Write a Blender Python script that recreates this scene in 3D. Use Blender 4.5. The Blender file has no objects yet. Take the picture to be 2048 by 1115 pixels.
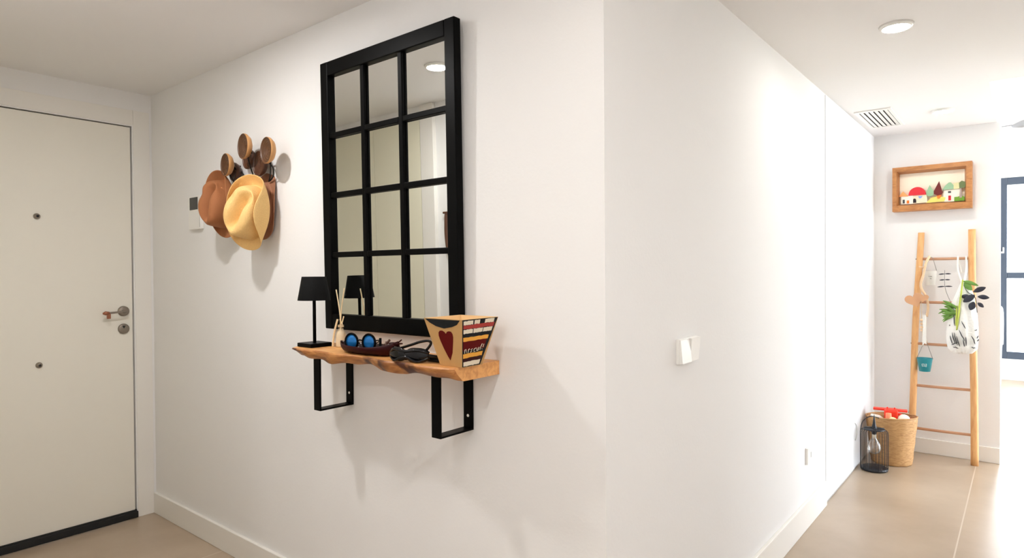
import bpy, bmesh, math, random
from math import sin, cos, pi, radians
from mathutils import Vector, Matrix, Euler
random.seed(7)
C = bpy.context.scene.collection

# ------------------------------------------------------------ camera, world, exposure
cam = bpy.data.cameras.new('camera')
cam.sensor_width = 36; cam.lens = 36 * 1261.9 / 2048; cam.clip_start = .05; cam.clip_end = 300
camo = bpy.data.objects.new('camera', cam); C.objects.link(camo)
yaw, pit, rol = radians(-39.038), radians(-.655), radians(-.415)
f_ = Vector((sin(yaw)*cos(pit), cos(yaw)*cos(pit), sin(pit)))
r_ = Vector((cos(yaw), -sin(yaw), 0)); u_ = r_.cross(f_)
r2 = r_*cos(rol) + u_*sin(rol); u2 = -r_*sin(rol) + u_*cos(rol)
mw = Matrix((r2, u2, -f_)).transposed().to_4x4(); mw.translation = Vector((3.7189, -1.4532, 1.31))
camo.matrix_world = mw
bpy.context.scene.camera = camo

w = bpy.data.worlds.new('world'); bpy.context.scene.world = w; w.use_nodes = True
bg = w.node_tree.nodes['Background']
bg.inputs[0].default_value = (.86, .93, 1.0, 1); bg.inputs[1].default_value = 6.5

vs = bpy.context.scene.view_settings
vs.view_transform = 'Standard'; vs.look = 'None'; vs.gamma = 1; vs.exposure = 1.5; vs.use_curve_mapping = False
cy = bpy.context.scene.cycles
cy.max_bounces = 14; cy.diffuse_bounces = 8; cy.glossy_bounces = 6; cy.transparent_max_bounces = 16
cy.sample_clamp_indirect = 8

CEIL = 2.287; CEIL2 = 2.62

def downlight_beam(name, x, y, energy, col):
    l = bpy.data.lights.new(name, 'AREA'); l.energy = energy; l.color = col; l.shape = 'DISK'; l.size = .085
    o = bpy.data.objects.new(name, l); C.objects.link(o); o.location = (x, y, CEIL-.013)
    return o
def portal(name, loc, rot, sx, sy):
    l = bpy.data.lights.new(name, 'AREA'); l.shape = 'RECTANGLE'; l.size = sx; l.size_y = sy
    l.cycles.is_portal = True
    o = bpy.data.objects.new(name, l); C.objects.link(o); o.location = loc; o.rotation_euler = rot
WARM = (1, .99, .985); MID = (1, .99, .985)
# x, y, energy, colour
LAMPS = [(1.52, -.76, 4.0, WARM), (3.05, -.72, .9, WARM), (3.32, 1.50, .5, MID), (3.33, 3.26, .7, MID),
         (3.10, -2.05, 3.2, WARM), (4.25, -.9, 4.8, WARM)]  # this row: unseen fill lamps added to brighten the hall
for a in LAMPS: downlight_beam('downlight_beam', *a)
portal('portal_far', (4.7, 8.12, 1.3), (radians(-90), 0, 0), 2.6, 2.2)
portal('portal_side', (7.12, 5.3, 1.25), (0, radians(90), 0), 2.3, 4.0)

# ------------------------------------------------------------ materials
def mat(name, col, rough=.6, metal=0, noise=0, nscale=20, bump=0, bscale=60, spec=.5, emit=0, ecol=None, coat=0):
    m = bpy.data.materials.new(name); m.use_nodes = True
    nt = m.node_tree; b = nt.nodes['Principled BSDF']
    b.inputs['Base Color'].default_value = (*col, 1); b.inputs['Roughness'].default_value = rough
    b.inputs['Metallic'].default_value = metal; b.inputs['Specular IOR Level'].default_value = spec
    b.inputs['Coat Weight'].default_value = coat
    tc = nt.nodes.new('ShaderNodeTexCoord')
    if noise:
        n = nt.nodes.new('ShaderNodeTexNoise'); n.inputs['Scale'].default_value = nscale; n.inputs['Detail'].default_value = 4
        nt.links.new(tc.outputs['Object'], n.inputs['Vector'])
        mx = nt.nodes.new('ShaderNodeMixRGB'); mx.inputs[1].default_value = (*[c*(1-noise) for c in col], 1)
        mx.inputs[2].default_value = (*[min(1, c*(1+noise)) for c in col], 1)
        nt.links.new(n.outputs['Fac'], mx.inputs[0]); nt.links.new(mx.outputs[0], b.inputs['Base Color'])
    if bump:
        n = nt.nodes.new('ShaderNodeTexNoise'); n.inputs['Scale'].default_value = bscale
        nt.links.new(tc.outputs['Object'], n.inputs['Vector'])
        bp = nt.nodes.new('ShaderNodeBump'); bp.inputs['Strength'].default_value = bump; bp.inputs['Distance'].default_value = .01
        nt.links.new(n.outputs['Fac'], bp.inputs['Height']); nt.links.new(bp.outputs[0], b.inputs['Normal'])
    if emit:
        b.inputs['Emission Color'].default_value = (*(ecol or col), 1); b.inputs['Emission Strength'].default_value = emit
    return m

def wood(name, c1, c2, scale=(1, 1, 12), rough=.5, knots=0, dist=3, ws=2.5):
    """grain runs along the object axis with the small scale"""
    m = bpy.data.materials.new(name); m.use_nodes = True
    nt = m.node_tree; b = nt.nodes['Principled BSDF']; b.inputs['Roughness'].default_value = rough
    tc = nt.nodes.new('ShaderNodeTexCoord'); mp = nt.nodes.new('ShaderNodeMapping')
    mp.inputs['Scale'].default_value = scale
    nt.links.new(tc.outputs['Object'], mp.inputs['Vector'])
    n = nt.nodes.new('ShaderNodeTexNoise'); n.inputs['Scale'].default_value = ws*3; n.inputs['Detail'].default_value = 6
    n.inputs['Distortion'].default_value = dist*.2
    nt.links.new(mp.outputs[0], n.inputs['Vector'])
    cr = nt.nodes.new('ShaderNodeValToRGB')
    cr.color_ramp.elements[0].position = .3; cr.color_ramp.elements[0].color = (*c2, 1)
    cr.color_ramp.elements[1].position = .62; cr.color_ramp.elements[1].color = (*c1, 1)
    nt.links.new(n.outputs['Fac'], cr.inputs[0])
    out = cr.outputs[0]
    if knots:
        n2 = nt.nodes.new('ShaderNodeTexNoise'); n2.inputs['Scale'].default_value = knots; n2.inputs['Detail'].default_value = 2
        nt.links.new(tc.outputs['Object'], n2.inputs['Vector'])
        c2r = nt.nodes.new('ShaderNodeValToRGB'); c2r.color_ramp.elements[0].position = .50; c2r.color_ramp.elements[1].position = .60
        nt.links.new(n2.outputs['Fac'], c2r.inputs[0])
        mx = nt.nodes.new('ShaderNodeMixRGB'); mx.inputs[2].default_value = (c2[0]*.22, c2[1]*.14, c2[2]*.12, 1)
        nt.links.new(c2r.outputs[0], mx.inputs[0]); nt.links.new(out, mx.inputs[1]); out = mx.outputs[0]
    nt.links.new(out, b.inputs['Base Color'])
    return m

def glass_mat(name, tint=(1, 1, 1), gl=.08):
    m = bpy.data.materials.new(name); m.use_nodes = True; nt = m.node_tree
    for n in list(nt.nodes): nt.nodes.remove(n)
    o = nt.nodes.new('ShaderNodeOutputMaterial'); t = nt.nodes.new('ShaderNodeBsdfTransparent'); g = nt.nodes.new('ShaderNodeBsdfGlossy')
    t.inputs[0].default_value = (*tint, 1); g.inputs['Roughness'].default_value = .02
    mx = nt.nodes.new('ShaderNodeMixShader'); lw = nt.nodes.new('ShaderNodeLayerWeight'); lw.inputs[0].default_value = .25
    ml = nt.nodes.new('ShaderNodeMath'); ml.operation = 'MULTIPLY_ADD'; ml.inputs[1].default_value = .6; ml.inputs[2].default_value = gl
    nt.links.new(lw.outputs['Fresnel'], ml.inputs[0]); nt.links.new(ml.outputs[0], mx.inputs[0])
    nt.links.new(t.outputs[0], mx.inputs[1]); nt.links.new(g.outputs[0], mx.inputs[2]); nt.links.new(mx.outputs[0], o.inputs[0])
    return m

M = {}
M['wall'] = mat('wall_paint', (.80, .795, .79), .75, bump=.04, bscale=90)
M['ceil'] = mat('ceiling_paint', (.80, .79, .785), .85)
M['trim'] = mat('trim_paint', (.80, .78, .74), .45)
M['door'] = mat('door_lacquer', (.80, .775, .70), .5, noise=.015, nscale=3)
M['closet'] = mat('closet_lacquer', (.80, .775, .63), .6)
M['white'] = mat('white_plastic', (.82, .81, .78), .35)
M['whitegloss'] = mat('white_lacquer', (.84, .85, .87), .35)
M['black'] = mat('black_paint', (.002, .002, .002), .38, spec=.06)
M['blackmatte'] = mat('black_matte', (.003, .003, .003), .8, spec=.15)
M['blackgloss'] = mat('black_gloss', (.003, .003, .004), .05, spec=.35)
M['blackrubber'] = mat('black_rubber', (.008, .008, .008), .75)
M['gap'] = mat('dark_gap', (.03, .025, .02), .9)
M['steel'] = mat('brushed_steel', (.30, .26, .22), .32, .9)
M['copper'] = mat('copper_end', (.36, .14, .08), .35, .6)
M['screen'] = mat('dark_screen', (.012, .012, .014), .15)
M['grayline'] = mat('grey_plastic', (.45, .44, .42), .5)
M['mirror'] = mat('mirror_silver', (.86, .88, .86), .0, 1.0)
M['lampface'] = mat('lamp_face', (1, 1, 1), .5, emit=30, ecol=(1, .93, .82))
M['slab'] = wood('slab_wood', (.80, .41, .14), (.58, .25, .075), (2, 9, 9), .42, knots=0, ws=2.0)
M['slabedge'] = wood('slab_edge', (.56, .25, .075), (.28, .085, .02), (3, 6, 10), .5, knots=11, ws=2.2)
M['ladder'] = wood('ladder_pine', (.74, .42, .17), (.62, .30, .11), (10, 10, 1.4), .5, ws=2)
M['rung'] = wood('rung_pine', (.56, .31, .18), (.46, .22, .12), (1.4, 10, 10), .5, ws=2)
M['frame'] = wood('frame_pine', (.48, .21, .065), (.33, .125, .032), (4, 20, 14), .5, knots=0, ws=1.6)
M['straw'] = mat('straw_weave', (.80, .52, .20), .75, noise=.10, nscale=160, bump=.35, bscale=260)
M['felt'] = mat('brown_felt', (.36, .135, .048), .8, noise=.10, nscale=12, bump=.1, bscale=200)
M['felt2'] = mat('rust_felt', (.34, .15, .08), .8, noise=.08, nscale=12)
M['shell'] = mat('carved_light_wood', (.55, .28, .10), .45, noise=.12, nscale=25)
M['shelldark'] = mat('carved_dark_wood', (.085, .030, .012), .4, noise=.35, nscale=30)
M['carved'] = mat('carved_brown_face', (.10, .042, .016), .45, noise=.4, nscale=40)
M['cord'] = mat('black_cord', (.01, .01, .01), .8)
M['twine'] = mat('pale_twine', (.72, .58, .38), .85)
M['reed'] = mat('pale_reed', (.84, .66, .40), .7, noise=.08)
M['vase'] = mat('beige_ceramic', (.68, .56, .38), .5)
M['boat'] = mat('oxblood_lacquer', (.026, .001, .001), .5, noise=.25, nscale=30, spec=.15)
M['boatin'] = mat('dark_inside', (.02, .003, .003), .4)
M['kraft'] = mat('kraft_wood', (.50, .29, .105), .75, noise=.05, nscale=30)
M['kraftin'] = mat('pale_wood_inside', (.78, .52, .25), .65)
M['red'] = mat('deep_red_paint', (.10, .0015, .0015), .7, spec=.15)
M['red2'] = mat('red_paint', (.36, .016, .008), .5)
M['cream'] = mat('cream_paint', (.72, .64, .50), .6)
M['yellow'] = mat('mustard_paint', (.78, .36, .035), .6)
M['charcoal'] = mat('charcoal_paint', (.010, .011, .013), .7, spec=.2, noise=.5, nscale=60)
M['maroon'] = mat('maroon_paint', (.03, .003, .004), .7, spec=.2)
M['bluelens'] = mat('blue_mirror_lens', (.015, .17, .48), .12, .35)
M['teal'] = mat('teal_enamel', (.02, .30, .36), .35)
M['whitenamel'] = mat('white_enamel', (.86, .85, .79), .4)
M['wire'] = mat('dark_wire', (.05, .05, .055), .5)
M['handlewire'] = mat('grey_wire', (.22, .21, .20), .5)
M['lanternblack'] = mat('lantern_black', (.006, .007, .012), .45)
M['basket'] = wood('basket_weave', (.56, .33, .14), (.40, .21, .08), (6, 6, 20), .7, ws=2)
M['redtoy'] = mat('red_toy', (.85, .035, .01), .4)
M['pinktoy'] = mat('salmon_toy', (.90, .28, .14), .5)
M['whitetoy'] = mat('white_toy', (.86, .83, .72), .6)
M['yellowtoy'] = mat('pale_yellow_toy', (.85, .74, .38), .6)
M['leaf'] = mat('green_leaf', (.14, .30, .05), .5, noise=.35, nscale=30)
M['leaflight'] = mat('yellow_green_leaf', (.50, .58, .09), .5, noise=.2)
M['leafdark'] = mat('dark_leaf', (.022, .024, .04), .5, noise=.3)
M['drift'] = mat('driftwood', (.75, .53, .33), .8, noise=.15, nscale=40)
M['heartwood'] = mat('heart_wood', (.62, .34, .18), .6, noise=.08, nscale=20)
M['bag'] = mat('white_cotton', (.84, .84, .80), .85, bump=.3, bscale=80)
M['framehaze'] = mat('window_frame_haze', (.055, .075, .11), .4)  # blue-grey haze of lens flare put into the frame colour
M['pane'] = glass_mat('pane_glass')
M['bulb'] = glass_mat('bulb_glass', (.93, .91, .88), .16)
M['greymetal'] = mat('grey_metal', (.35, .36, .38), .4, .5)
M['chairw'] = mat('chair_white', (.84, .85, .83), .4)
M['hole'] = mat('void', (.02, .02, .02), .9)
P = {}
for k, c in dict(cream=(.86, .74, .55), orange=(.86, .36, .13), red=(.62, .018, .03), sage=(.28, .46, .28), maroon=(.14, .010, .008),
                 moss=(.15, .20, .08), pale=(.72, .68, .38), yellow=(.90, .72, .18), green=(.16, .36, .03), black=(.02, .015, .02),
                 blue=(.22, .36, .70), taupe=(.42, .34, .30), white=(.86, .82, .72), backing=(.92, .83, .68), dkgrey=(.05, .05, .05),
                 orange2=(.80, .20, .02)).items():
    P[k] = mat('craft_'+k, c, .7)

# floor: large stone-look tiles
def floor_mat():
    m = bpy.data.materials.new('stone_tile'); m.use_nodes = True; nt = m.node_tree; b = nt.nodes['Principled BSDF']
    b.inputs['Roughness'].default_value = .30; b.inputs['Specular IOR Level'].default_value = .7
    tc = nt.nodes.new('ShaderNodeTexCoord')
    mp = nt.nodes.new('ShaderNodeMapping'); mp.inputs['Location'].default_value = (-3.475, -.35, 0)
    nt.links.new(tc.outputs['Object'], mp.inputs[0])
    br = nt.nodes.new('ShaderNodeTexBrick'); br.offset = 0; br.inputs['Scale'].default_value = 1
    br.inputs['Brick Width'].default_value = .9; br.inputs['Row Height'].default_value = 1.8*2
    br.inputs['Mortar Size'].default_value = .0035; br.inputs['Mortar Smooth'].default_value = .3
    nt.links.new(mp.outputs[0], br.inputs['Vector'])
    n = nt.nodes.new('ShaderNodeTexNoise'); n.inputs['Scale'].default_value = 2.2; n.inputs['Detail'].default_value = 7; n.inputs['Roughness'].default_value = .55
    nt.links.new(tc.outputs['Object'], n.inputs['Vector'])
    cr = nt.nodes.new('ShaderNodeValToRGB'); cr.color_ramp.elements[0].position = .3; cr.color_ramp.elements[1].position = .7
    cr.color_ramp.elements[0].color = (.34, .255, .175, 1); cr.color_ramp.elements[1].color = (.45, .355, .26, 1)
    nt.links.new(n.outputs['Fac'], cr.inputs[0])
    nt.links.new(cr.outputs[0], br.inputs['Color1']); nt.links.new(cr.outputs[0], br.inputs['Color2'])
    br.inputs['Mortar'].default_value = (.56, .48, .39, 1)
    nt.links.new(br.outputs['Color'], b.inputs['Base Color'])
    return m
M['floor'] = floor_mat()
M['terrace'] = mat('terrace_stone', (.62, .58, .50), .7)
M['sand'] = mat('pale_ground', (.80, .76, .64), .9)
M['pool'] = mat('pool_water', (.25, .62, .60), .1)
M['shrub'] = mat('yellow_green_foliage', (.55, .62, .16), .8, noise=.4, nscale=1.5)

# ------------------------------------------------------------ mesh helpers
def BM(): return bmesh.new()
def box(bm, a, b, bev=0, mi=0):
    a, b = Vector(a), Vector(b); c = (a+b)/2; s = b-a
    r = bmesh.ops.create_cube(bm, size=1); vs_ = r['verts']
    bmesh.ops.scale(bm, vec=(abs(s.x), abs(s.y), abs(s.z)), verts=vs_); bmesh.ops.translate(bm, vec=c, verts=vs_)
    fs = list({f for v in vs_ for f in v.link_faces})
    for f in fs: f.material_index = mi
    if bev:
        es = list({e for v in vs_ for e in v.link_edges})
        r = bmesh.ops.bevel(bm, geom=es, offset=bev, segments=2, affect='EDGES', profile=.5)
        for f in r['faces']: f.material_index = mi
    return bm
def lathe(bm, prof, seg=32, mtx=None, cap=True, mi=0):
    mtx = mtx or Matrix(); rings = []
    for r, z in prof:
        rings.append([bm.verts.new(mtx @ Vector((r*cos(2*pi*i/seg), r*sin(2*pi*i/seg), z))) for i in range(seg)])
    for a, b in zip(rings, rings[1:]):
        for i in range(seg):
            f = bm.faces.new((a[i], a[(i+1) % seg], b[(i+1) % seg], b[i])); f.smooth = True; f.material_index = mi
    if cap:
        if prof[0][0] > 1e-5: f = bm.faces.new(rings[0][::-1]); f.material_index = mi
        if prof[-1][0] > 1e-5: f = bm.faces.new(rings[-1]); f.material_index = mi
    return bm
def tube(bm, pts, r, seg=8, closed=False, rs=None, mi=0):
    pts = [Vector(p) for p in pts]; n = len(pts); rings = []
    up = None
    for i, p in enumerate(pts):
        if closed: t = pts[(i+1) % n]-pts[i-1]
        else: t = pts[min(i+1, n-1)]-pts[max(i-1, 0)]
        t.normalize()
        if up is None:
            up = Vector((0, 0, 1)) if abs(t.z) < .9 else Vector((1, 0, 0))
        u = (up - t*up.dot(t)); u.normalize(); v = t.cross(u); up = u
        rr = rs[i] if rs else r
        rings.append([bm.verts.new(p + u*rr*cos(2*pi*k/seg) + v*rr*sin(2*pi*k/seg)) for k in range(seg)])
    rg = list(zip(rings, rings[1:])) + ([(rings[-1], rings[0])] if closed else [])
    for a, b in rg:
        for k in range(seg):
            f = bm.faces.new((a[k], a[(k+1) % seg], b[(k+1) % seg], b[k])); f.smooth = True; f.material_index = mi
    if not closed:
        bm.faces.new(rings[0][::-1]).material_index = mi; bm.faces.new(rings[-1]).material_index = mi
    return bm
def prism(bm, poly, o, ax, ay, depth, mi=0):
    """poly of 2d points placed at o with axes ax, ay; extruded by the vector depth"""
    o, ax, ay, d = Vector(o), Vector(ax), Vector(ay), Vector(depth)
    A = [bm.verts.new(o+ax*x+ay*y) for x, y in poly]; B = [bm.verts.new(v.co+d) for v in A]; n = len(A)
    fs = [bm.faces.new(A[::-1]), bm.faces.new(B)]
    for i in range(n): fs.append(bm.faces.new((A[i], A[(i+1) % n], B[(i+1) % n], B[i])))
    for f in fs: f.material_index = mi
    return bm
def smooth_path(pts, n=6):
    pts = [Vector(p) for p in pts]; out = []
    for i in range(len(pts)-1):
        p0, p1, p2, p3 = pts[max(i-1, 0)], pts[i], pts[i+1], pts[min(i+2, len(pts)-1)]
        for k in range(n):
            t = k/n
            out.append(.5*((2*p1)+(p2-p0)*t+(2*p0-5*p1+4*p2-p3)*t*t+(3*p1-p0-3*p2+p3)*t**3))
    out.append(pts[-1]); return out

def abs_loc(o):
    v = Vector((0, 0, 0))
    while o: v += o.location; o = o.parent
    return v
def obj(name, bm, m, parent=None, local=False, smooth=False, mats=None):
    if parent is not None and not local: bmesh.ops.translate(bm, vec=-abs_loc(parent), verts=bm.verts)
    bmesh.ops.recalc_face_normals(bm, faces=bm.faces)
    me = bpy.data.meshes.new(name); bm.to_mesh(me); bm.free()
    for k in (mats or [m]): me.materials.append(k)
    if smooth:
        for p in me.polygons: p.use_smooth = True
    o = bpy.data.objects.new(name, me); C.objects.link(o); o.parent = parent
    return o
def struct(name, bm, m, parent=None, smooth=False):
    o = obj(name, bm, m, parent, smooth=smooth)
    if parent is None: o['kind'] = 'structure'
    return o
def tag(o, label, cat, group=None):
    o['label'] = label; o['category'] = cat
    if group: o['group'] = group
    return o
def thing(name, label, cat, loc=(0, 0, 0), rot=(0, 0, 0), group=None):
    o = bpy.data.objects.new(name, None); C.objects.link(o); o.location = loc; o.rotation_euler = rot
    o.empty_display_size = .05
    return tag(o, label, cat, group)
def solidify(o, t, off=0):
    s = o.modifiers.new('solid', 'SOLIDIFY'); s.thickness = t; s.offset = off
def subsurf(o, n=1):
    s = o.modifiers.new('sub', 'SUBSURF'); s.levels = n; s.render_levels = n

# ------------------------------------------------------------ the setting
XC = 2.858; YN = 3.877; XE = 3.598
struct('floor', box(BM(), (-.25, -2.6, -.1), (7.15, 8.05, 0)), M['floor'])
struct('ceiling', box(BM(), (-.2, -2.6, CEIL), (XE, 2.71, CEIL2+.15)), M['ceil'])
struct('ceiling', box(BM(), (XE, -2.6, CEIL), (4.8, 2.71, CEIL2+.15)), M['ceil'])
struct('ceiling', box(BM(), (XC-.1, 2.71, CEIL), (XE-.02, YN+.1, CEIL2+.15)), M['ceil'])
struct('ceiling', box(BM(), (2.0, 2.71, CEIL2+.002), (7.15, 8.05, CEIL2+.14)), M['ceil'])
struct('trim_beam', box(BM(), (2.3, 5.9, 2.47), (7.05, 6.15, CEIL2+.01)), M['ceil'])
struct('wall_mirror_side', box(BM(), (0, 0, 0), (XC-.1, .1, CEIL)), M['wall'])
struct('wall_corridor', box(BM(), (XC-.1, 0, 0), (XC, YN, CEIL)), M['wall'])
struct('wall_niche', box(BM(), (XC-.1, YN, 0), (XE, YN+.1, CEIL2)), M['wall'])
# entrance wall with door opening y -1.02..-.10
bm = BM()
box(bm, (-.12, -.098, 0), (0, .1, CEIL)); box(bm, (-.12, -1.03, 2.104), (0, -.098, CEIL)); box(bm, (-.12, -2.6, 0), (0, -1.03, CEIL))
struct('wall_entrance', bm, M['wall'])
bm = BM(); box(bm, (-.12, -1.35, 0), (2.3, -1.25, CEIL)); box(bm, (2.2, -2.5, 0), (2.3, -1.35, CEIL))
struct('wall_closet_side', bm, M['wall'])
struct('wall_behind_camera', box(BM(), (2.2, -2.6, 0), (4.8, -2.5, CEIL)), M['wall'])
struct('wall_right', box(BM(), (4.7, -2.5, 0), (4.8, 2.71, CEIL)), M['wall'])
struct('wall_living_front', box(BM(), (4.7, 2.61, 0), (7.15, 2.71, CEIL2)), M['wall'])
struct('wall_living_left', box(BM(), (2.2, YN+.1, 0), (2.3, 7.95, CEIL2)), M['wall'])
struct('wall_living_back', box(BM(), (2.2, YN+.02, 0), (XC-.1, YN+.1, CEIL2)), M['wall'])
WX0, WX1, WZ0, WZ1 = 3.483, 5.9, .245, 2.37
bm = BM(); box(bm, (2.2, 7.95, 0), (WX0, 8.05, CEIL2)); box(bm, (WX1, 7.95, 0), (7.15, 8.05, CEIL2))
box(bm, (WX0, 7.95, 0), (WX1, 8.05, WZ0)); box(bm, (WX0, 7.95, WZ1), (WX1, 8.05, CEIL2))
struct('wall_window_side', bm, M['wall'])
bm = BM(); box(bm, (7.05, 2.71, 0), (7.15, 3.3, CEIL2)); box(bm, (7.05, 7.3, 0), (7.15, 7.95, CEIL2))
box(bm, (7.05, 3.3, 0), (7.15, 7.3, .1)); box(bm, (7.05, 3.3, 2.4), (7.15, 7.3, CEIL2))
struct('wall_living_right', bm, M['wall'])

# door_1: the entrance door
d1 = bpy.data.objects.new('door_1', None); C.objects.link(d1); d1.location = (0, -.56, 0); d1['kind'] = 'structure'
obj('door_leaf', box(BM(), (-.05, -1.022, .042), (-.004, -.1045, 2.098), .002), M['door'], d1)
bm = BM(); box(bm, (-.09, -.104, 0), (-.022, -.099, 2.104)); box(bm, (-.09, -1.03, 2.099), (-.022, -.099, 2.104)); box(bm, (-.09, -1.03, 0), (-.022, -1.024, 2.104))
obj('door_gap', bm, M['gap'], d1)
bm = BM(); box(bm, (-.045, -1.022, .002), (.012, -.094, .036), .004); box(bm, (-.02, -1.022, .03), (.004, -.098, .043), .002)
obj('draught_seal', bm, M['blackrubber'], d1)
for z in (1.596, .872):
    R_ = Matrix.Translation((-.004, -.523, z)) @ Matrix.Rotation(radians(90), 4, 'Y')
    bm = BM(); lathe(bm, [(.0001, .016), (.007, .015), (.011, .012), (.0135, .006), (.015, 0)], 24, R_)
    pk = obj('bolt_cap', bm, M['steel'], d1)
    obj('bolt_eye', lathe(BM(), [(.006, .0165), (.006, .012)], 16, R_), M['screen'], pk)
R_ = Matrix.Translation((-.004, -.150, 1.116)) @ Matrix.Rotation(radians(90), 4, 'Y')
hd = obj('handle_rose', lathe(BM(), [(.0001, .014), (.020, .014), (.026, .011), (.0275, 0)], 40, R_), M['steel'], d1)
bm = BM(); lathe(bm, [(.010, .012), (.009, .05)], 20, R_)
tube(bm, smooth_path([(.040, -.150, 1.116), (.046, -.162, 1.116), (.046, -.20, 1.113), (.046, -.235, 1.112)]), .0052, 10)
obj('lever', bm, M['steel'], hd)
bm = BM(); tube(bm, [(.046, -.232, 1.112), (.046, -.250, 1.111), (.043, -.262, 1.110)], .009, 10, rs=[.007, .011, .004])
box(bm, (.040, -.244, 1.082), (.050, -.226, 1.113), .002)
obj('lever_end', bm, M['copper'], hd)['label'] = 'reddish copper coloured lever end'
R_ = Matrix.Translation((-.004, -.150, 1.022)) @ Matrix.Rotation(radians(90), 4, 'Y')
ke = obj('lock_rose', lathe(BM(), [(.0001, .010), (.022, .010), (.0265, .008), (.0275, 0)], 40, R_), M['steel'], d1)
prism(bm := BM(), [(-.008, .011), (.008, .011), (.003, 0), (0, -.004), (-.003, 0)], (.0055, -.151, 1.028), (0, 1, 0), (0, 0, 1), (.0015, 0, 0))
obj('keyhole', bm, M['hole'], ke)

# door frame
bm = BM(); box(bm, (-.02, -.092, 0), (.0035, -.012, 2.19), .001); box(bm, (-.02, -1.09, 2.11), (.003, -.0925, 2.19), .001); box(bm, (-.02, -1.11, 0), (.0035, -1.036, 2.11), .001)
struct('trim_door_frame', bm, M['trim'])

# baseboards
def board(name, a, b): return struct(name, box(BM(), a, b, .003), M['trim'])
board('baseboard_mirror_side', (.0035, -.015, 0), (XC, 0, .113))
board('baseboard_corridor', (XC, -.015, 0), (XC+.015, 2.36, .136))
board('baseboard_niche', (XC+.003, YN-.015, 0), (XE, YN, .105))
board('baseboard_closet_side', (1.02, -1.25, 0), (2.3, -1.235, .113))
board('baseboard_right', (4.685, -2.5, 0), (4.7, 2.7, .113))
board('baseboard_window_side', (2.31, 7.935, 0), (7.04, 7.95, .105))

# closet in the wall opposite the mirror, seen in the glass
d3 = bpy.data.objects.new('door_3', None); C.objects.link(d3); d3.location = (.45, -1.25, 0); d3['kind'] = 'structure'
for k, (a, b) in enumerate(((.02, .448), (.452, .885))):
    obj('closet_panel', box(BM(), (a, -1.249, .02), (b, -1.225, 2.213), .001), M['closet'], d3)
struct('trim_closet_frame', box(BM(), (.892, -1.25, 0), (1.0, -1.222, CEIL-.003), .001), M['trim'])

# flush white door at the end of the corridor wall
d2 = bpy.data.objects.new('door_2', None); C.objects.link(d2); d2.location = (XC, 3.1, 0); d2['kind'] = 'structure'
obj('door_leaf', box(BM(), (XC+.0005, 2.385, .010), (XC+.004, 3.83, CEIL-.005), .001), M['whitegloss'], d2)
obj('floor_gap_shade', box(BM(), (XC+.0005, 2.385, .001), (XC+.0035, 3.83, .0095)), M['grayline'], d2)  # grey strip standing for the shadow under the door

# far window
def window(name, loc, axis, a0, a1, z0, z1, p, mids, rails, m, t=.055):
    """axis 'x': lies along x at y=p; axis 'y': lies along y at x=p"""
    o = bpy.data.objects.new(name, None); C.objects.link(o); o.location = loc; o['kind'] = 'structure'
    def bx(bm, u0, u1, v0, v1, d0, d1, bev=.004):
        if axis == 'x': box(bm, (u0, p+d0, v0), (u1, p+d1, v1), bev)
        else: box(bm, (p+d0, u0, v0), (p+d1, u1, v1), bev)
    bm = BM()
    bx(bm, a0, a0+t, z0, z1, -.02, .04); bx(bm, a1-t, a1, z0, z1, -.02, .04)
    bx(bm, a0+t, a1-t, z0, z0+t, -.02, .04); bx(bm, a0+t, a1-t, z1-t, z1, -.02, .04)
    fr = obj('window_frame', bm, m, o)
    bm = BM()
    for x in mids: bx(bm, x-.03, x+.03, z0+t, z1-t, -.012, .032)
    for z in rails: bx(bm, a0+t, a1-t, z-.035, z+.035, -.010, .030)
    obj('glazing_bar', bm, m, fr)
    bm = BM(); bx(bm, a0+t*.5, a1-t*.5, z0+t*.5, z1-t*.5, .008, .012, 0)
    obj('pane', bm, M['pane'], o)
    return o
w1 = window('window_1', (4.7, 8, WZ0), 'x', WX0, WX1, WZ0, WZ1, 7.99, (4.28, 5.1), (1.225,), M['framehaze'], t=.085)
bm = BM(); box(bm, (3.528, 7.925, 1.495), (3.541, 7.97, 1.555), .003); box(bm, (3.512, 7.925, 1.485), (3.541, 7.94, 1.505), .003)
obj('window_handle', bm, M['white'], w1)['label'] = 'white lever handle'
obj('window_hinge', box(BM(), (3.484, 7.93, 1.19), (3.508, 7.97, 1.25), .004), M['white'], w1)['label'] = 'white hinge'
window('window_2_added', (7.1, 5.3, .1), 'y', 3.3, 7.3, .1, 2.4, 7.09, (4.3, 5.3, 6.3), (), M['framehaze'])  # unseen side window, added to bring daylight in from the right

# outside, seen through the far window
struct('terrace', box(BM(), (1.5, 8.05, -.2), (9.5, 9.6, -.05)), M['terrace'])
struct('ground', box(BM(), (-60, 9.6, -3.3), (90, 130, -3)), M['sand'])
o = obj('swimming_pool', box(BM(), (3.2, 62, -3), (20, 70, -2.93)), M['pool']); tag(o, 'pale turquoise pool far outside beyond the lower pane', 'pool')
def shrub(x, y, z, s):
    bm = BM(); bmesh.ops.create_icosphere(bm, subdivisions=4, radius=1)
    for v in bm.verts:
        n = v.co.normalized(); k = 1+.16*sin(n.x*7+x)*cos(n.y*6+y)+.09*sin(n.z*11+n.x*9)+random.uniform(-.05, .05)
        v.co = Vector((n.x*s*1.4*k, n.y*s*k, n.z*s*.8*k))
    o = obj('garden_shrub', bm, M['shrub'], smooth=True); o.location = (x, y, z); return o
tag(shrub(5.4, 58, -2.3, 1.1), 'yellow-green shrub far outside, the nearer one behind the lower pane', 'shrub')
tag(shrub(5.2, 74, -1.9, 1.5), 'larger pale green shrub far outside, standing farthest off', 'shrub')

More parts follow.
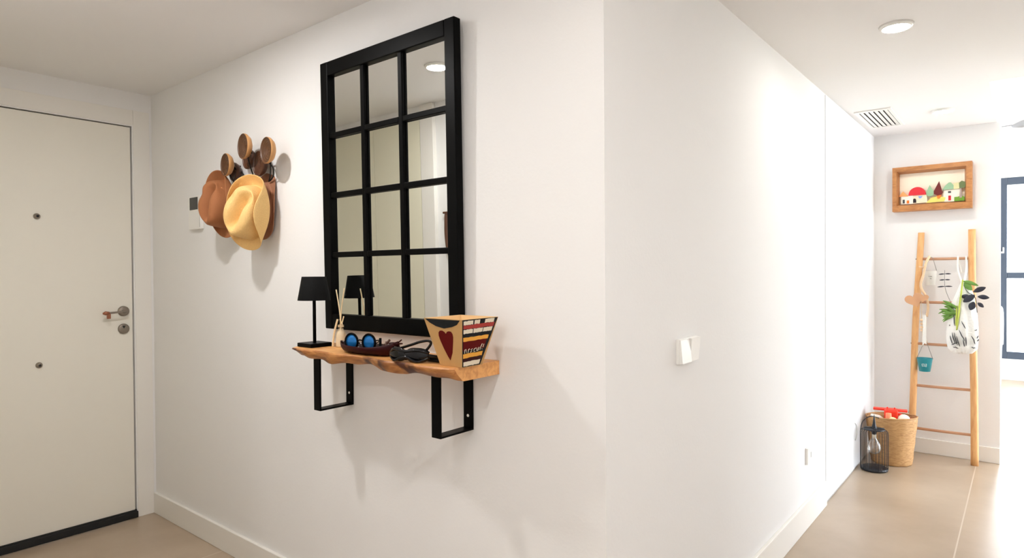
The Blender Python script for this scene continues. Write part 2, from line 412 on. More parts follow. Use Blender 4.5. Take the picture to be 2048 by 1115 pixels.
# ------------------------------------------------------------ downlights and vent
dl_labels = ['round recessed downlight in hall ceiling, reflected in the mirror top right pane',
             'round recessed downlight in hall ceiling to the right of the mirror, out of frame',
             'larger glowing round downlight at the top of the corridor ceiling, nearest the camera',
             'smaller round downlight beside the ceiling vent near the end of the corridor',
             'round fill light added in the hall ceiling behind the camera',
             'round fill light added in the hall ceiling near the right wall, out of frame']
for (x, y, *_), lb in zip(LAMPS, dl_labels):
    t = thing('downlight', lb, 'ceiling light', (x, y, CEIL), group='recessed ceiling downlights')
    T = Matrix.Translation((x, y, CEIL-.012))
    obj('trim_ring', lathe(BM(), [(.050, .0), (.057, .002), (.062, .012), (.050, .0119), (.050, .0)], 48, T, cap=False), M['white'], t)
    obj('light_face', lathe(BM(), [(.0001, .004), (.050, .004), (.050, .011)], 48, T), M['lampface'], t)
t = thing('ceiling_vent', 'white slatted ceiling vent at the far end of the corridor', 'vent', (3.0, 3.24, CEIL))
bm = BM(); x0, x1, y0, y1 = 2.915, 3.075, 2.985, 3.50
box(bm, (x0-.02, y0-.03, CEIL-.008), (x1+.02, y0, CEIL), .001); box(bm, (x0-.02, y1, CEIL-.008), (x1+.02, y1+.02, CEIL), .001)
box(bm, (x0-.02, y0, CEIL-.008), (x0, y1, CEIL), .001); box(bm, (x1, y0, CEIL-.008), (x1+.02, y1, CEIL), .001)
obj('vent_frame', bm, M['white'], t)
obj('vent_recess', box(BM(), (x0, y0, CEIL-.0012), (x1, y1, CEIL-.0002)), M['hole'], t)
for i in range(6):
    xx = x0+.016+i*.0262
    bm = BM(); prism(bm, [(-.0105, .0), (.0105, -.005), (.0105, -.0065), (-.0105, -.0015)], (xx, y0, CEIL-.0015), (1, 0, 0), (0, 0, 1), (0, y1-y0, 0))
    obj('slat', bm, M['white'], t)

# ------------------------------------------------------------ small wall fittings
t = thing('video_intercom', 'white wall intercom panel with a small dark screen left of the hats', 'intercom', (.535, 0, 1.61))
obj('casing', box(BM(), (.475, -.018, 1.531), (.603, 0, 1.695), .003), M['white'], t)
obj('screen', box(BM(), (.492, -.0192, 1.627), (.577, -.0175, 1.688), .0008), M['screen'], t)['label'] = 'dark glass screen'
obj('handset_edge', box(BM(), (.596, -.0195, 1.54), (.598, -.0175, 1.66)), M['grayline'], t)
t = thing('light_switch', 'white double rocker light switch on the corridor wall near the corner', 'light switch', (XC, .50, 1.05))
obj('switch_plate', box(BM(), (XC, .435, 1.010), (XC+.010, .585, 1.091), .002), M['white'], t)
for a, b, tl in ((.439, .5095, 1), (.5115, .581, -1)):
    bm = BM(); prism(bm, [(0, 0), (.012 if tl > 0 else .005, .001), (.005 if tl > 0 else .012, .076), (0, .077)], (XC+.010, a, 1.012), (1, 0, 0), (0, 0, 1), (0, b-a, 0))
    obj('rocker', bm, M['white'], t)
t = thing('wall_socket', 'small white socket low on the corridor wall above the baseboard', 'socket', (XC, 2.02, .36))
obj('socket_plate', box(BM(), (XC, 1.965, .318), (XC+.012, 2.045, .402), .002), M['white'], t)
obj('plug_hole', box(BM(), (XC+.0115, 2.025, .345), (XC+.0128, 2.037, .372), .0005), M['grayline'], t)
t = thing('door_pull', 'small flush grey pull low on the white flush door beside the lantern', 'door pull', (XC+.014, 3.12, .25))
bm = BM(); tube(bm, smooth_path([(XC+.0145, 3.105, .315), (XC+.022, 3.118, .29), (XC+.022, 3.12, .24), (XC+.0145, 3.118, .20)]), .003, 8)
obj('pull_bar', bm, M['grayline'], t)
# ornament on the opposite wall (seen in the mirror only)
t = thing('carved_wall_ornament', 'narrow dark carved wooden ornament seen only in the mirror, at its right pane', 'wall ornament', (1.09, -1.25, 1.5))
bm = BM(); tube(bm, smooth_path([(1.083, -1.235, 1.63), (1.084, -1.23, 1.57), (1.083, -1.23, 1.50), (1.093, -1.23, 1.42), (1.105, -1.235, 1.37)]), .01, 10, rs=None)
box(bm, (1.066, -1.25, 1.622), (1.10, -1.222, 1.634), .002)
obj('ornament_body', bm, M['shelldark'], t)

# ------------------------------------------------------------ mirror
t = thing('wall_mirror', 'tall black window-style mirror with twelve panes, leaning off the wall', 'mirror', (2.005, -.004, 1.10), (radians(.75), 0, 0))
X0, X1, H, S = -.355, .350, 1.0, .044
xs = [X0+S, X0+S+.198, X0+S+.400, X1-S]
bm = BM()
def lb(bm, a, b, bev=.003): box(bm, a, b, bev)
lb(bm, (X0, -.03, 0), (X0+S, 0, H)); lb(bm, (X1-S, -.03, 0), (X1, 0, H))
lb(bm, (X0+S, -.0295, 0), (X1-S, 0, .056)); lb(bm, (X0+S, -.0295, H-.052), (X1-S, 0, H))
obj('frame', bm, M['black'], t, local=True)
for x in xs[1:3]:
    obj('vertical_bar', box(BM(), (x-.0105, -.025, .056), (x+.0105, -.013, H-.052), .003), M['black'], t, local=True)
for i in range(1, 4):
    z = .056+(H-.108)*i/4
    for k in range(3):
        a = xs[k]+(.0105 if k else 0); b = xs[k+1]-(.0105 if k < 2 else 0)
        obj('horizontal_bar', box(BM(), (a, -.025, z-.010), (b, -.013, z+.010), .003), M['black'], t, local=True)
obj('glass', box(BM(), (X0+.02, -.0125, .02), (X1-.02, -.006, H-.02)), M['mirror'], t, local=True)
obj('back_board', box(BM(), (X0+.01, -.0035, .01), (X1-.01, .001, H-.01)), M['blackmatte'], t, local=True)

# ------------------------------------------------------------ shelf with brackets
ZT = 1.043
t = thing('wall_shelf', 'live-edge wooden slab shelf on two black loop brackets under the mirror', 'shelf', (2.07, 0, 1.0))
N = 72; bm = BM()
rows = []
for i in range(N+1):
    s = i/N; x = 1.652+(2.49-1.652)*s
    yf = -.188-.022*s - .006*sin(s*9+.6) - .004*sin(s*23) - (.010 if .62 < s < .72 else 0)*sin((s-.62)/.1*pi)
    if s < .03: yf += .03*(1-s/.03)
    if s > .985: yf += .012*((s-.985)/.015)
    zb = 1.006+.004*sin(s*17)+.003*sin(s*41)
    yb = yf+.028+.008*sin(s*14+1)+.004*sin(s*37)
    ym = (yf+yb)/2-.004+.004*sin(s*29)
    off = .010*(1-s)   # slanted left end
    rows.append([bm.verts.new(v) for v in ((x, -.002, ZT), (x, yf+.004, ZT), (x, yf, ZT-.004), (x, ym, (ZT+zb)/2+.003*sin(s*33)), (x, yb, zb+.002), (x, yb+.006, zb), (x, -.002, zb))])
for i in range(N):
    a, b = rows[i], rows[i+1]
    for k in range(7):
        f = bm.faces.new((a[k], a[(k+1) % 7], b[(k+1) % 7], b[k])); f.material_index = 1 if k in (1, 2, 3, 4) else 0
        f.smooth = k in (2, 3)
bm.faces.new(rows[0]).material_index = 1; bm.faces.new(rows[-1][::-1]).material_index = 0
for v in rows[0][3:5]: v.co.x -= .022
for v in rows[0][5:]: v.co.x -= .022
obj('slab', bm, None, t, mats=[M['slab'], M['slabedge']])
for bx_ in (1.757, 2.364):
    bm = BM(); W_ = .026; T_ = .006; zb = .822 if bx_ < 2 else .820
    x0, x1, yf, ztp = bx_-W_/2-.006, bx_+W_/2+.006, -.146, 1.008
    box(bm, (x0, yf, zb+.002), (x1, yf+T_, ztp), .001); box(bm, (x0, -T_-.001, zb+.002), (x1, -.001, ztp), .001)
    box(bm, (x0, yf, zb-.003), (x1, -.001, zb+.003), .001)
    b_ = obj('bracket', bm, M['black'], t)
    R_ = Matrix.Translation((bx_, -.007, zb+.04)) @ Matrix.Rotation(radians(90), 4, 'X')
    obj('screw', lathe(BM(), [(.0001, .002), (.004, .0015), (.005, 0)], 16, R_), M['whitenamel'], b_)

# ------------------------------------------------------------ things on the shelf
Z = ZT+.0005
t = thing('table_lamp', 'small black table lamp with drum shade and square foot on the shelf left end', 'table lamp', (1.706, -.119, Z))
obj('base', box(BM(), (1.662, -.163, Z), (1.750, -.075, Z+.014), .002), M['black'], t)
T = Matrix.Translation((1.706, -.119, Z))
obj('pole', lathe(BM(), [(.0001, .014), (.006, .014), (.006, .246), (.0001, .246)], 20, T), M['black'], t)
bm = BM()
def rsq(hw, z, r=.006):
    out = []
    for cx_, cy_, a0 in ((1, 1, 0), (-1, 1, 90), (-1, -1, 180), (1, -1, 270)):
        for k in range(4):
            a = radians(a0+k*30); out.append(bm.verts.new((1.706+cx_*(hw-r)+r*cos(a), -.119+cy_*(hw-r)+r*sin(a), z)))
    return out
A, B = [], []
lathe(bm, [(.0585, .168), (.0430, .254), (.0415, .254), (.0570, .1685), (.0585, .168)], 48, T, cap=False)
lathe(bm, [(.0001, .251), (.0425, .251)], 48, T, cap=False)
obj('lamp_shade', bm, M['blackmatte'], t)

# reed bundle
t = thing('reed_bundle', 'bundle of pale reeds tied with twine standing beside the black lamp', 'decoration', (1.80, -.072, Z))
bm = BM(); T = Matrix.Translation((1.800, -.072, Z))
lathe(bm, [(.0001, 0), (.017, 0), (.018, .004), (.018, .045), (.014, .055), (.009, .060), (.009, .066), (.007, .066), (.007, .05), (.0001, .05)], 32, T)
obj('vase', bm, M['vase'], t)
for (tx, ty, tz, bxx) in ((-.026, .0, .206, .006), (.031, -.006, .212, -.008), (-.010, .004, .10, .003), (.008, 0, .092, -.004), (.012, .004, .11, -.002)):
    bm = BM(); p0 = Vector((1.80+bxx*.6, -.072, Z+.052)); p1 = Vector((1.80+tx, -.072+ty, Z+tz)); pm = (p0+p1)/2+Vector((-tx*.18, 0, 0))
    tube(bm, smooth_path([p0, pm, p1]), .0022, 8); obj('reed', bm, M['reed'], t)
bm = BM()
for z, r in ((.072, .0095), (.075, .0095), (.078, .0092)):
    tube(bm, [(1.80+r*cos(2*pi*k/20), -.072+r*sin(2*pi*k/20), Z+z) for k in range(20)], .0016, 6, closed=True)
tube(bm, smooth_path([(1.808, -.080, Z+.076), (1.825, -.086, Z+.088), (1.829, -.086, Z+.076), (1.81, -.081, Z+.075)]), .0016, 6)
tube(bm, smooth_path([(1.808, -.080, Z+.075), (1.818, -.085, Z+.062), (1.822, -.084, Z+.055)]), .0014, 6)
obj('twine', bm, M['twine'], t)
# slim candle stick behind? no: the second reed bundle foot leans left
bm = BM(); tube(bm, smooth_path([(1.782, -.095, Z+.001), (1.790, -.094, Z+.05), (1.803, -.088, Z+.10)]), .0035, 8)
obj('stick', bm, M['reed'], t)

# boat-shaped dish
t = thing('boat_dish', 'dark red boat-shaped dish holding the blue sunglasses on the shelf', 'dish', (2.04, -.14, Z))
bm = BM(); n = 28; outer, inner = [], []
for i in range(n+1):
    s = i/n; x = 1.893+(2.192-1.893)*s; u = 2*s-1
    half = .052*(1-abs(u)**2.4)+.0015; base = half*.5
    ztop = .028+.020*abs(u)**3*(1.15 if u > 0 else .35)
    zb = .0+.018*max(0, abs(u)-.7)/.3
    ring_o = []; ring_i = []
    for k in range(13):
        a = pi*k/12
        yy = cos(a)
        zz = zb+(ztop-zb)*(1-sin(a)**.75)
        ring_o.append(bm.verts.new((x, -.14+half*yy, Z+zz)))
    for k in range(13):
        a = pi*k/12
        zz = zb+.004+(ztop-zb-.004)*(1-sin(a)**.75)
        ring_i.append(bm.verts.new((x, -.14+max(half-.003, .0005)*cos(a), Z+zz+.0002)))
    outer.append(ring_o); inner.append(ring_i)
for R in (outer, inner):
    for a, b in zip(R, R[1:]):
        for k in range(12):
            f = bm.faces.new((a[k], a[k+1], b[k+1], b[k])); f.smooth = True; f.material_index = 0 if R is outer else 1
for a, b, c, d in zip(outer, outer[1:], inner, inner[1:]):
    bm.faces.new((a[0], b[0], d[0], c[0])); bm.faces.new((a[-1], b[-1], d[-1], c[-1]))
for o_, i_ in ((outer[0], inner[0]), (outer[-1], inner[-1])):
    for k in range(12): bm.faces.new((o_[k], o_[k+1], i_[k+1], i_[k]))
obj('hull', bm, None, t, mats=[M['boat'], M['boatin']])
obj('foot', box(BM(), (1.975, -.158, Z-.0003), (2.11, -.122, Z+.004), .002), M['boatin'], t)
bm = BM(); box(bm, (2.150, -.152, Z+.041), (2.200, -.128, Z+.0445), .001); tube(bm, [(2.185, -.14, Z+.042), (2.207, -.14, Z+.056)], .0022, 8)
tube(bm, [(2.194, -.14, Z+.042), (2.199, -.14, Z+.026)], .0018, 8)
obj('stern', bm, M['boat'], t)

# blue mirrored sunglasses standing in the dish
t = thing('sunglasses', 'sunglasses with blue mirror lenses propped up in the boat dish', 'sunglasses', (2.0, -.14, Z+.006), (0, 0, radians(14)))
def ring(bm, cx_, cz_, rx, rz, r, y=0, n=28, seg=8):
    tube(bm, [(cx_+rx*cos(2*pi*k/n), y, cz_+rz*sin(2*pi*k/n)) for k in range(n)], r, seg, closed=True)
bm = BM()
for cx_ in (-.036, .036): ring(bm, cx_, .030, .0255, .0270, .0036)
tube(bm, smooth_path([(-.012, 0, .034), (0, -.002, .037), (.012, 0, .034)]), .0022, 8)
for s_ in (-1, 1): tube(bm, smooth_path([(s_*.060, 0, .036), (s_*.064, .003, .037), (s_*.060, .03, .034), (s_*.030, .036, .02)]), .0018, 8)
obj('frame', bm, M['black'], t, local=True)
for cx_ in (-.036, .036):
    bm = BM(); lathe(bm, [(.0001, .0025), (.012, .0022), (.0245, 0), (.0245, -.001), (.0001, .0015)], 32, Matrix.Translation((cx_, 0, .030)) @ Matrix.Rotation(radians(90), 4, 'X'), cap=False)
    obj('lens', bm, M['bluelens'], t, local=True)

# small dark objects in the dish
t = thing('wooden_stick', 'small dark knob-ended stick upright in the middle of the boat dish', 'trinket', (2.098, -.135, Z+.006))
bm = BM(); tube(bm, smooth_path([(2.098, -.135, Z+.006), (2.099, -.136, Z+.03), (2.099, -.136, Z+.055)]), .0045, 10, rs=None); obj('body', bm, M['blackmatte'], t)
t = thing('dark_clip', 'dark angled clip leaning in the boat dish right of the small stick', 'trinket', (2.125, -.13, Z+.006))
bm = BM(); tube(bm, [(2.110, -.132, Z+.028), (2.138, -.13, Z+.050)], .004, 8); tube(bm, [(2.122, -.131, Z+.012), (2.124, -.131, Z+.045)], .0045, 8); obj('body', bm, M['shelldark'], t)

# glossy black sunglasses lying on the shelf
t = thing('folded_sunglasses', 'glossy black wraparound sunglasses lying on the shelf in front of the pot', 'sunglasses', (2.292, -.190, Z), (0, 0, radians(8)))
t.scale = (1.12, 1.12, 1.12)
bm = BM()
def lens_shell(bm, cx_, sgn):
    n1, n2 = 14, 8; g = []
    for i in range(n1+1):
        u = -1+2*i/n1; col = []
        for j in range(n2+1):
            v = -1+2*j/n2
            x = cx_+.034*u; hh = .019*(1-abs(u)**3*.55)
            z = .020+hh*v; y = -.012+.016*(sgn*u*.5+.5)**2*1.0 + .006*v*v
            col.append(bm.verts.new((x, y, z)))
        g.append(col)
    for a, b in zip(g, g[1:]):
        for j in range(n2): bm.faces.new((a[j], a[j+1], b[j+1], b[j])).smooth = True
lens_shell(bm, -.033, -1); lens_shell(bm, .033, 1)
o = obj('lens', bm, M['blackgloss'], t, local=True); solidify(o, .003)
bm = BM()
tube(bm, smooth_path([(-.066, .006, .022), (-.04, -.008, .034), (0, -.012, .030), (.04, -.008, .034), (.066, .006, .026)]), .0040, 10)
tube(bm, smooth_path([(-.066, .006, .012), (-.04, -.010, .004), (-.01, -.012, .014), (.01, -.012, .014), (.04, -.010, .004), (.066, .006, .014)]), .0032, 10)
o = obj('rim', bm, M['blackgloss'], t, local=True)
bm = BM(); tube(bm, smooth_path([(-.066, .006, .018), (-.045, .012, .030), (-.012, .010, .040), (.008, .010, .046), (.034, .012, .054), (.060, .012, .058), (.069, .012, .052), (.060, .010, .038), (.042, .008, .022)]), .0036, 10)
obj('temple', bm, M['blackgloss'], t, local=True)
bm = BM(); tube(bm, smooth_path([(.066, .006, .02), (.085, .02, .016), (.10, .05, .010), (.112, .075, .006)]), .0045, 10)
tube(bm, smooth_path([(-.02, .0, .010), (.02, .018, .010), (.06, .03, .007), (.10, .035, .006)]), .007, 10)
obj('temple', bm, M['blackgloss'], t, local=True)

# square pot painted with a heart
PX, PY = 2.4625, -.137
t = thing('wooden_pot', 'square tapered wooden pot painted with a red heart and striped book spines', 'pot', (PX, PY, Z))
hb, ht, PH = .0425, .0755, .137
def pot_pt(face, u, v, d=0):
    """face 'f' looks to -y, 'r' looks to +x, u -1..1 across, v 0..1 up"""
    h_ = hb+(ht-hb)*v
    return Vector((PX+u*h_, PY-h_-d, Z+PH*v)) if face == 'f' else Vector((PX+h_+d, PY+u*h_, Z+PH*v))
bm = BM()
A = [bm.verts.new((PX+sx*hb, PY+sy*hb, Z)) for sx, sy in ((-1, -1), (1, -1), (1, 1), (-1, 1))]
B = [bm.verts.new((PX+sx*ht, PY+sy*ht, Z+PH)) for sx, sy in ((-1, -1), (1, -1), (1, 1), (-1, 1))]
Ci = [bm.verts.new((PX+sx*(ht-.006), PY+sy*(ht-.006), Z+PH)) for sx, sy in ((-1, -1), (1, -1), (1, 1), (-1, 1))]
Di = [bm.verts.new((PX+sx*(hb-.004), PY+sy*(hb-.004), Z+.006)) for sx, sy in ((-1, -1), (1, -1), (1, 1), (-1, 1))]
for R, S_, mi in ((A, B, 0), (B, Ci, 1), (Ci, Di, 1)):
    for i in range(4): bm.faces.new((R[i], R[(i+1) % 4], S_[(i+1) % 4], S_[i])).material_index = mi
bm.faces.new(A[::-1]); bm.faces.new(Di).material_index = 1
pot = obj('body', bm, None, t, mats=[M['kraft'], M['kraftin']])
def decal(name, face, pts, m, d=.0008, parent=t):
    bm = BM(); a = [bm.verts.new(pot_pt(face, u, v, d)) for u, v in pts]; b = [bm.verts.new(pot_pt(face, u, v, -.0005)) for u, v in pts]
    bm.faces.new(a); n_ = len(a)
    for i in range(n_): bm.faces.new((a[i], a[(i+1) % n_], b[(i+1) % n_], b[i]))
    return obj(name, bm, m, parent)
hp = [(0.05, .135), (.30, .30), (.42, .52), (.46, .63), (.44, .70), (.36, .745), (.24, .75), (.13, .735), (.05, .69), (-.03, .73), (-.14, .755), (-.28, .75), (-.38, .71), (-.42, .64), (-.40, .56), (-.28, .38), (-.10, .22)]
decal('painted_heart', 'f', hp, M['red'])['label'] = 'dark red painted heart'
decal('painted_swag', 'f', [(-.93, .985), (-.75, .91), (-.45, .84), (0, .80), (.45, .84), (.72, .89), (.88, .985)], M['charcoal'])['label'] = 'charcoal half round under the rim'
rnd = random.Random(3)
def band(v0, v1, m, u0=-.94, u1=.86, tilt=.02, d=.0012, jag=.006, name='painted_book_spine'):
    top, bot = [], []
    for i in range(11):
        u = u0+(u1-u0)*i/10
        top.append((u, min(.99, v1+tilt*(u+1)*.5+rnd.uniform(-jag, jag)))); bot.append((u, v0+tilt*(u+1)*.5+rnd.uniform(-jag, jag)))
    return decal(name, 'r', bot+top[::-1], m, d)
decal('painted_background', 'r', [(-.99, .012), (.72, .012), (.97, .992), (-.99, .992)], M['charcoal'], .0006)
for k in range(3): band(.885, .965, M['cream'], -.93+k*.60, -.93+k*.60+(.52 if k != 1 else .30))
band(.80, .880, M['red2'])
for k in range(3): band(.705, .79, M['cream'], -.93+k*.60, -.93+k*.60+.55)
band(.545, .625, M['yellow'], -.94, .72); band(.35, .55, M['red'], -.94, .66, d=.0010)
band(.195, .285, M['yellow'], -.94, .60, d=.0016); band(.02, .115, M['cream'], -.90, .58)
band(.115, .195, M['maroon'], -.94, .6, d=.0009)
# handwriting on a spine
bm = BM()
def stroke(pts, r=.0011, face='r'):
    tube(bm, [pot_pt(face, u, v, .0022) for u, v in pts], r, 6)
for base, segs in ((-.86, [[(0, .30), (.02, .375), (.10, .385), (.15, .31)]]), (-.60, [[(0, .30), (.03, .37), (.10, .385)]]),
                   (-.42, [[(.14, .38), (.02, .36), (.12, .335), (0, .31)]]), (-.16, [[(.13, .385), (0, .36), (.02, .31), (.12, .315)]]),
                   (.06, [[(0, .385), (.02, .32), (.12, .33), (.15, .395)]]), (.30, [[(.10, .46), (.04, .40), (.02, .33)]]), (.48, [[(.05, .45), (.03, .38)], [(.0, .35), (.01, .34)]])):
    for s_ in segs: stroke([(base+u, v) for u, v in s_])
obj('handwritten_letters', bm, M['cream'], t)['label'] = 'small white handwritten letters on the red book spine'

# ------------------------------------------------------------ hats
def hat(name, label, m, loc, rotz_tilt, scale=1, lean=0, cr=.100, curl=.050, turn=0, topcurl=.05, bx_=.120, bz_=.158):
    """local frame: x across, z up, -y away from the wall"""
    t = thing(name, label, 'hat', loc, (lean, rotz_tilt, turn), None)
    rings = []; NA = 64
    spec = [(0, 'top'), (.15, 'top'), (.3, 'top'), (.42, 'top'), (.54, 'top'), (.66, 'top'), (.78, 'top'), (.9, 'top'), (1.0, 'rim'), (1.06, 's1'), (1.10, 's2'), (1.14, 's3'), (1.18, 'b0'), (1.3, 'b'), (1.45, 'b'), (1.6, 'b'), (1.75, 'b'), (1.9, 'b'), (2.0, 'b')]
    bm = BM()
    for q, (s, kd) in enumerate(spec):
        R = []
        for i in range(NA):
            a = 2*pi*i/NA; ca, sa = cos(a), sin(a)
            cx_, cz_ = .070, .100            # crown top half sizes
            ccx, ccz = .082, .110            # crown foot half sizes
            if kd == 'top':
                u, v = cx_*s*ca, cz_*s*sa
                h = cr-.022*s*s-.066*math.exp(-((u-.26*v)/.025)**2)*math.exp(-(v/.075)**4) - .012*(v/cz_)
                h -= .020*math.exp(-((abs(u)-.045)/.015)**2)*math.exp(-((v-.06)/.03)**2)
            elif kd == 'rim':
                u, v = cx_*ca*1.02, cz_*sa*1.02; h = cr-.032-.012*(v/cz_)
            elif kd in ('s1', 's2', 's3'):
                k = {'s1': .3, 's2': .6, 's3': .9}[kd]
                u = (cx_*(1-k)+ccx*k)*ca*1.03; v = (cz_*(1-k)+ccz*k)*sa*1.03
                pin = .014*math.exp(-((v-.055)/.028)**2)*(1-k*.6)
                u -= math.copysign(pin, u) if abs(u) > .02 else 0
                h = (cr-.045)*(1-k)**.8+.004*k
            else:
                k = max(0, (s-1.18)/.82)
                rx = ccx+((bx_ if ca > 0 else bx_*.86)-ccx)*k; rz = ccz+(bz_-ccz)*k
                u = rx*ca; v = rz*sa
                c2 = ca*ca
                h = curl*c2*c2**.3*k**1.7 - .018*(1-c2)*k**1.3 + .004*sin(3*a+1)*k + topcurl*max(0, sa)**2*k**1.5 + .02*max(0, -sa)**2*k
                u -= math.copysign((.050 if m is M['straw'] else .028)*c2*c2*k*k, u) if k > 0 else 0
            R.append(bm.verts.new((u*scale, -h*scale, v*scale)))
        rings.append(R)
    for a, b in zip(rings[1:], rings[2:]):
        for i in range(NA): bm.faces.new((a[i], a[(i+1) % NA], b[(i+1) % NA], b[i]))
    c = rings[0][0]
    for i in range(NA): bm.faces.new((c, rings[1][i], rings[1][(i+1) % NA]))
    for v in rings[0][1:]: bm.verts.remove(v)
    o = obj('felt_body' if m is not M['straw'] else 'straw_body', bm, m, t, local=True, smooth=True)
    solidify(o, .0035); subsurf(o, 1)
    return t
hat('straw_hat', 'cream straw cowboy hat hanging on the wall in front of the brown hats', M['straw'], (1.205, -.075, 1.565), radians(8), 1.0, turn=radians(19), curl=.090, bx_=.134, cr=.115)
hat('brown_hat', 'brown felt cowboy hat hanging left of the straw hat, beside the intercom', M['felt'], (.925, -.055, 1.622), radians(-12), .97, turn=radians(6), topcurl=.055, cr=.112)
hat('rust_hat', 'rust brown hat mostly hidden behind the straw hat, only its right brim showing', M['felt2'], (1.185, -.014, 1.60), radians(4), .92, cr=.05, curl=.006, topcurl=.0)

# castanets hanging above the hats
def castanets(label, front, back, rf=.052, rb=.052):
    t = thing('castanets', label, 'castanets', (front[0], 0, front[2]+.06), group='carved wooden castanets hanging above the hats')
    for (x, y, z), r, dark in ((front, rf, 0), (back, rb, 1)):
        T = Matrix.Translation((x, y, z)) @ Matrix.Rotation(radians(90), 4, 'X') @ Matrix.Rotation(radians(-6), 4, 'Y')
        bm = BM()
        lathe(bm, [(.0001, -.034), (r*.45, -.031), (r*.8, -.022), (r*.97, -.010), (r, 0), (r*.97, .002)], 44, T, cap=False, mi=0)
        rr = [(r*.97, .002), (r*.90, -.001)]
        for k in range(5):
            a = r*(.84-.16*k); rr += [(a, -.006-.002*k), (a-r*.05, -.003-.002*k), (a-r*.09, -.006-.002*k)]
        rr.append((.0001, -.014))
        lathe(bm, rr, 44, T, cap=False, mi=1)
        obj('shell', bm, None, t, mats=[M['shelldark'], M['shelldark']] if dark else [M['shell'], M['carved']], smooth=True)
    x, y, z = back
    fx, fy, fz = front
    bm = BM(); tube(bm, smooth_path([(fx, fy+.02, fz-.04), ((fx+x)/2, -.035, min(z, fz)-.055), (x+.03, -.02, min(z, fz)-.075), (x+.062, -.018, z-.055), (x+.05, -.012, z-.02), (x+.01, -.008, z+.01)]), .0028, 8)
    tube(bm, [(x, y+.02, z), (x, -.001, z+.03)], .004, 8); tube(bm, [(fx, fy+.03, fz), (x, y+.03, z)], .004, 8)
    obj('cord', bm, M['cord'], t)
castanets('small pair of wooden castanets, lowest and leftmost above the brown hat', (.995, -.088, 1.789), (.962, -.036, 1.768), .050, .042)
castanets('pair of wooden castanets hanging highest of the three, at their middle', (1.157, -.092, 1.848), (1.085, -.036, 1.812), .054, .046)
castanets('pair of wooden castanets on the right with finely carved rings, above the straw hat', (1.337, -.090, 1.809), (1.205, -.050, 1.775), .054, .054)

# ------------------------------------------------------------ shadow-box picture
t = thing('shadow_box_picture', 'deep wooden frame with a cut-out village scene high on the niche wall', 'picture', (3.215, YN, 1.72))
fx0, fx1, fz0, fz1, fy = 2.985, 3.449, 1.720, 2.034, 3.800
ix0, ix1, iz0, iz1 = 3.022, 3.405, 1.772, 1.992
def quadframe(bm, x0, x1, z0, z1, x0b, x1b, z0b, z1b, ya, yb):
    A = [bm.verts.new(p) for p in ((x0, ya, z0), (x1, ya, z0), (x1, ya, z1), (x0, ya, z1))]
    B = [bm.verts.new(p) for p in ((x0b, yb, z0b), (x1b, yb, z0b), (x1b, yb, z1b), (x0b, yb, z1b))]
    for i in range(4): bm.faces.new((A[i], A[(i+1) % 4], B[(i+1) % 4], B[i]))
for k, (a, b) in enumerate(((0, 1), (1, 2), (2, 3), (3, 0))):
    bm = BM()
    O = [(fx0, fz0), (fx1, fz0), (fx1, fz1), (fx0, fz1)]; I = [(ix0-.012, iz0-.012), (ix1+.012, iz0-.012), (ix1+.012, iz1+.012), (ix0-.012, iz1+.012)]
    J = [(ix0, iz0), (ix1, iz0), (ix1, iz1), (ix0, iz1)]
    def V(p, y): return bm.verts.new((p[0], y, p[1]))
    a0, a1 = V(O[a], fy), V(O[b], fy); b0, b1 = V(O[a], YN-.001), V(O[b], YN-.001)
    c0, c1 = V(I[a], fy), V(I[b], fy); e0, e1 = V(J[a], YN-.012), V(J[b], YN-.012); g0, g1 = V(J[a], YN-.001), V(J[b], YN-.001)
    for q in ((a0, a1, c1, c0), (a0, b0, b1, a1), (c0, c1, e1, e0), (e0, e1, g1, g0), (b0, g0, g1, b1), (a0, c0, e0, g0, b0), (a1, b1, g1, e1, c1)): bm.faces.new(q)
    obj('frame_rail', bm, M['frame'], t)
obj('backing', box(BM(), (ix0, YN-.008, iz0), (ix1, YN-.001, iz1)), P['backing'], t)
IW, IH = ix1-ix0, iz1-iz0
def cut(name, pts, m, d0=.014, th=.012, parent=t):
    bm = BM(); prism(bm, [(u*IW, v*IH) for u, v in pts], (ix0, YN-.008-d0, iz0+.001), (1, 0, 0), (0, 0, 1), (0, th, 0)); return obj(name, bm, m, parent)
def arc(cx_, cy_, rx, ry, a0=0, a1=180, n=12): return [(cx_+rx*cos(radians(a0+(a1-a0)*k/n)), cy_+ry*sin(radians(a0+(a1-a0)*k/n))) for k in range(n+1)]
h1 = cut('cottage', [(.03, 0), (.22, 0), (.22, .27), (.03, .27)], P['white'], .026, .016)
cut('roof', [(-.005, .26), (.15, .25), (.06, .42)], P['orange'], .030, .02, h1); cut('window_cutout', [(.055, .03), (.09, .03), (.09, .15), (.055, .15)], P['dkgrey'], .0275, .003, h1)
cut('door_cutout', [(.12, .02), (.16, .02), (.16, .12), (.12, .12)], P['orange2'], .0275, .003, h1)
h2 = cut('dome_house', [(.17, 0), (.44, .02), (.44, .28), (.17, .28)], P['cream'], .022, .014)
cut('roof', [(.15, .27)] + arc(.285, .29, .135, .24, 180, 0) + [(.42, .27)], P['red'], .030, .02, h2)
cut('door_cutout', [(.215, .03), (.27, .03), (.27, .10)] + arc(.2425, .10, .0275, .07, 0, 180, 8), P['black'], .0235, .003, h2)
cut('window_cutout', [(.30, .235), (.37, .235), (.345, .165), (.315, .165)], P['blue'], .0235, .003, h2)
cut('tree_cutout', [(.435, .22), (.49, .20), (.535, .23), (.54, .36), (.48, .56), (.435, .38)], P['sage'], .030, .01)
tr = cut('tree_cutout', [(.545, .27), (.60, .21), (.66, .23), (.68, .30), (.665, .38), (.625, .66), (.545, .36)], P['maroon'], .034, .012)
cut('trunk', [(.60, .12), (.63, .12), (.665, .23), (.585, .23)], P['orange2'], .030, .008, tr)
